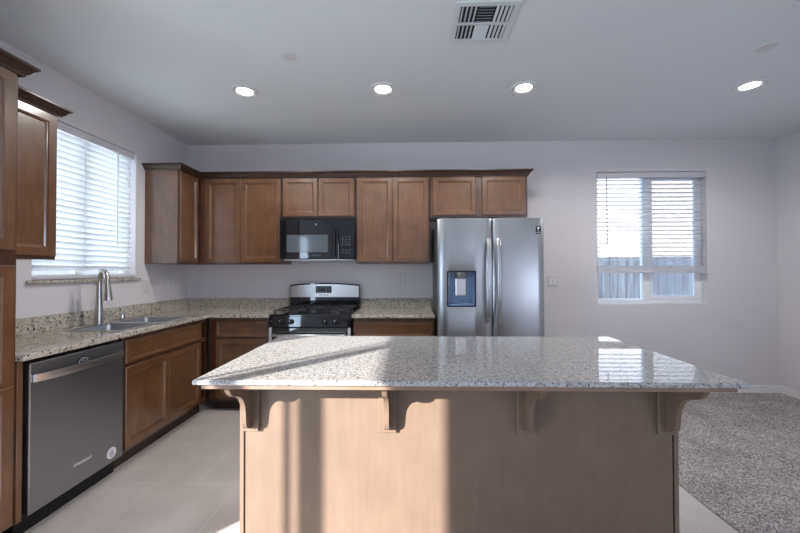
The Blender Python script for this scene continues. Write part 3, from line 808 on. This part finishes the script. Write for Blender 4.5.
DH = (0.330, 0.581, 1.004, 1.317)
dl = obj('freezer_door', fridge_door(FX0, 0.728, [DH]), M_STEEL, t, True)
dr = obj('fridge_door', fridge_door(0.735, FX1, []), M_STEEL, t, True)
# dispenser recess
bm = plate(DH[0], DH[1], DH[2], DH[3], [(DH[0] + 0.010, DH[1] - 0.010, DH[2] + 0.010, DH[3] - 0.010)], 0.0, 0.012, facing_minus_y(YFR + 0.010), 0.002)
dp = obj('dispenser', bm, M_BLACKM, dl)
bm = bmesh.new()
a0, a1, b0, b1 = DH[0] + 0.011, DH[1] - 0.011, DH[2] + 0.011, DH[3] - 0.011
yb_ = YFR + 0.066
for q in ([(a0, YFR + 0.004, b0), (a0, YFR + 0.004, b1), (a0 + 0.02, yb_, b1), (a0 + 0.02, yb_, b0 + 0.02)],
          [(a1, YFR + 0.004, b1), (a1, YFR + 0.004, b0), (a1 - 0.02, yb_, b0 + 0.02), (a1 - 0.02, yb_, b1)],
          [(a0, YFR + 0.004, b0), (a0 + 0.02, yb_, b0 + 0.02), (a1 - 0.02, yb_, b0 + 0.02), (a1, YFR + 0.004, b0)],
          [(a0, YFR + 0.004, b1), (a1, YFR + 0.004, b1), (a1 - 0.02, yb_, b1), (a0 + 0.02, yb_, b1)],
          [(a0 + 0.02, yb_, b0 + 0.02), (a0 + 0.02, yb_, b1), (a1 - 0.02, yb_, b1), (a1 - 0.02, yb_, b0 + 0.02)]):
    bm.faces.new([bm.verts.new(p) for p in q])
bmesh.ops.remove_doubles(bm, verts=bm.verts, dist=1e-5)
obj('niche', bm, M_BLUE, dp)
mx_ = (a0 + a1) / 2
obj('paddle', box(mx_ - 0.045, mx_ + 0.045, YFR + 0.045, YFR + 0.056, b0 + 0.085, b1 - 0.055, 0.004, 2), M_STEEL_B, dp)
obj('spout_housing', lathe([(0.0, -0.045), (0.042, -0.045), (0.050, -0.035), (0.056, 0.0), (0.0, 0.0)], (mx_, YFR + 0.032, b1 - 0.002), 'z', 24), M_STEEL, dp, True)
for hx, own in ((0.690, dl), (0.772, dr)):
    pts = []; z0, z1 = 0.870, 1.590
    for k in range(19):
        s = k / 18
        pts.append((hx, YFR - 0.012 - 0.050 * math.sin(PI * s) ** 0.45, z0 + (z1 - z0) * s))
    obj('handle', tube(pts, 0.0195, 14, ((0, 1, 0), 0.6)), M_STEEL, own, True)
s = obj('sticker', box(1.102, 1.146, YFR + 0.0035, YFR + 0.0068, 1.640, 1.706), M_BLACKM, dr); s['label'] = 'small dark square emblem sticker'
bm = bmesh.new()
bm_prism(bm, [(1.113, 1.697), (1.133, 1.699), (1.136, 1.690), (1.127, 1.684), (1.126, 1.668), (1.119, 1.668), (1.119, 1.686), (1.112, 1.690)], 0, 0.0006, facing_minus_y(YFR + 0.0034))
for k in range(5): bm_box(bm, 1.107 + k * 0.007, 1.107 + k * 0.007 + 0.005, YFR + 0.0028, YFR + 0.0034, 1.650, 1.656)
obj('sticker_print', bm, M_MARK, s)

# ------------------------------------------------------------------ island
IX0, IX1 = -0.758, 1.160
YP = 1.555
t = thing('kitchen_island', 'wood-panelled kitchen island base with four scrolled corbels, on the tile floor', 'kitchen island', ((IX0 + IX1) / 2, 1.85, 0))
obj('island_body', box(IX0 + 0.0205, IX1 - 0.0205, YP + 0.020, 2.150, 0.0, 0.865, 0.001), M_ISL, t)
for a, b in ((IX0, IX0 + 0.018), (IX1 - 0.018, IX1)):
    obj('end_panel', box(a, b, YP - 0.001, 2.155, 0.0, 0.876, 0.001), M_ISL, t)
obj('front_panel', box(IX0 + 0.025, IX1 - 0.025, YP, YP + 0.019, 0.0, 0.876, 0.001), M_ISL, t)
obj('subtop', box(IX0 - 0.028, IX1 + 0.028, 1.306, 2.165, 0.8765, 0.8945, 0.001), M_PLY, t)
prof = [(0.0, 0.0), (0.198, 0.0), (0.194, -0.017), (0.184, -0.032), (0.171, -0.045), (0.153, -0.055), (0.129, -0.062), (0.105, -0.074), (0.087, -0.088), (0.073, -0.107),
        (0.063, -0.128), (0.057, -0.152), (0.055, -0.184), (0.052, -0.206), (0.044, -0.224), (0.026, -0.238), (0.0, -0.248)]
for cx_ in (-0.707, -0.098, 0.507, 1.107):
    k = obj('corbel', prism([(a, 0.876 + b) for a, b in prof], cx_ - 0.010, cx_ + 0.010, lambda u, v, w: Vector((w, YP - 0.0185 - u, v))), M_ISL, t)
    obj('back_plate', box(cx_ - 0.040, cx_ + 0.040, YP - 0.018, YP - 0.0015, 0.613, 0.876, 0.002), M_ISL, k)
bm = box(-0.812, 1.221, 1.288, 2.184, 0.895, 0.915)
es = [e for e in bm.edges]
bmesh.ops.bevel(bm, geom=es, offset=0.008, segments=6, affect='EDGES', profile=0.5)
tag(obj('island_countertop', bm, M_GRAN_I), 'long polished speckled granite slab on top of the island', 'countertop')

# ------------------------------------------------------------------ blinds
def blind(name, label, M, u0, u1, ztop, zrail, pitch, tilt, wc, cords, wand, stacked=0):
    """horizontal slat blind hung in a reveal; M(u,v,w) with w into the room"""
    c = M((u0 + u1) / 2, zrail, wc)
    t = thing(name, label, 'window blind', tuple(c))
    def bx(a, b, z0, z1, w0, w1, bev=0.003):
        p, q = M(a, z0, w0), M(b, z1, w1)
        return box(min(p.x, q.x), max(p.x, q.x), min(p.y, q.y), max(p.y, q.y), z0, z1, bev, 2)
    obj('headrail', bx(u0, u1, ztop - 0.062, ztop - 0.003, wc - 0.03, wc + 0.034), M_BLIND, t)
    obj('bottom_rail', bx(u0, u1, zrail, zrail + 0.024, wc - 0.026, wc + 0.026), M_BLIND, t)
    if stacked:
        bm = bmesh.new()
        for k in range(stacked):
            zz = zrail + 0.0245 + k * 0.0040
            p, q = M(u0 + 0.006, zz, wc - 0.0252), M(u1 - 0.006, zz + 0.0032, wc + 0.0252)
            bm_box(bm, min(p.x, q.x), max(p.x, q.x), min(p.y, q.y), max(p.y, q.y), zz, zz + 0.0032)
        obj('stacked_slats', bm, M_BLIND, t)
    bm = bmesh.new(); z = ztop - 0.085
    stack = []
    while z > zrail + 0.045 + stacked * 0.004: stack.append(z); z -= pitch
    for z in stack:
        sec = []
        for k in range(7):
            s = -1 + 2 * k / 6
            sec.append((0.0252 * s, 0.0032 * (1 - s * s)))
        up = [(a, b + 0.0012) for a, b in sec]; lo = [(a, b - 0.0012) for a, b in reversed(sec)]
        poly = []
        for a, b in up + lo:
            ca, sa = math.cos(tilt), math.sin(tilt)
            poly.append((wc + a * ca - b * sa, z + a * sa + b * ca))
        bm_prism(bm, poly, u0 + 0.006, u1 - 0.006, lambda p, q, w_: M(w_, q, p))
    obj('slats', bm, M_SLAT, t, True)
    for cu in cords:
        bm = bmesh.new()
        for off in (-0.027, 0.027): bm_tube(bm, [M(cu, ztop - 0.06, wc + off), M(cu, zrail + 0.02, wc + off)], 0.0011, 6)
        obj('ladder_cord', bm, M_CORD, t)
    if wand:
        wu, zl, wm = wand
        obj('tilt_wand', tube([M(wu, ztop - 0.055, wc + 0.040), M(wu, zl, wc + 0.041)], 0.0045, 8), wm, t)
    return t
blind('window_blind', 'white slat blind lowered over the window above the sink', facing_plus_x(L), 2.266, 3.112, 2.398, 1.266, 0.044, math.radians(49), -0.034,
      (2.36, 2.64, 2.95), (2.93, 1.55, M_CORD))
blind('window_blind', 'white slat blind hanging open on the window beside the refrigerator, raised above the sill', facing_minus_y(D), 2.056, 3.219, 2.392, 1.288, 0.046, math.radians(3), -0.034,
      (2.30, 2.62, 2.86), (2.155, 1.60, M_WAND), 14)

# ------------------------------------------------------------------ wall plates
def outlet(x, z, label):
    M = facing_minus_y(D)
    t = thing('wall_outlet', label, 'outlet', (x, D, z - 0.057), 'outlets over the backsplash')
    obj('plate', box(x - 0.035, x + 0.035, D - 0.006, D - 0.0005, z - 0.057, z + 0.057, 0.002), M_PLATE, t)
    for s in (-1, 1):
        r = obj('receptacle', box(x - 0.017, x + 0.017, D - 0.0075, D - 0.0055, z + s * 0.021 - 0.014, z + s * 0.021 + 0.014, 0.001), M_PLASTIC, t)
        bm = bmesh.new()
        for q in (-0.006, 0.006): bm_box(bm, x + q - 0.001, x + q + 0.001, D - 0.0078, D - 0.0074, z + s * 0.021 - 0.003, z + s * 0.021 + 0.006)
        obj('slot', bm, M_SLOT, r)
outlet(-1.747, 1.221, 'pale wall outlet between the corner and the range')
outlet(-0.073, 1.221, 'pale wall outlet between range and refrigerator')
def side_outlet(y, z, label):
    t = thing('wall_outlet', label, 'outlet', (L, y, z - 0.057), 'outlets over the backsplash')
    obj('plate', box(L + 0.0005, L + 0.006, y - 0.035, y + 0.035, z - 0.057, z + 0.057, 0.002), M_PLATE, t)
    for s in (-1, 1):
        obj('receptacle', box(L + 0.0055, L + 0.0075, y - 0.017, y + 0.017, z + s * 0.021 - 0.014, z + s * 0.021 + 0.014, 0.001), M_PLASTIC, t)
side_outlet(3.245, 1.180, 'pale wall outlet just past the sink window')
side_outlet(3.570, 1.195, 'pale wall outlet on the sink wall close to the corner')
t = thing('light_switch', 'pale double switch plate on the wall beside the refrigerator', 'light switch', (1.565, D, 1.14))
obj('plate', box(1.507, 1.623, D - 0.006, D - 0.0005, 1.143, 1.257, 0.002), M_PLATE, t)
for s in (-1, 1):
    obj('rocker', box(1.565 + s * 0.023 - 0.016, 1.565 + s * 0.023 + 0.016, D - 0.009, D - 0.0055, 1.167, 1.233, 0.002), M_PLASTIC, t)

for o in C.objects:
    if 'base' in o: del o['base']
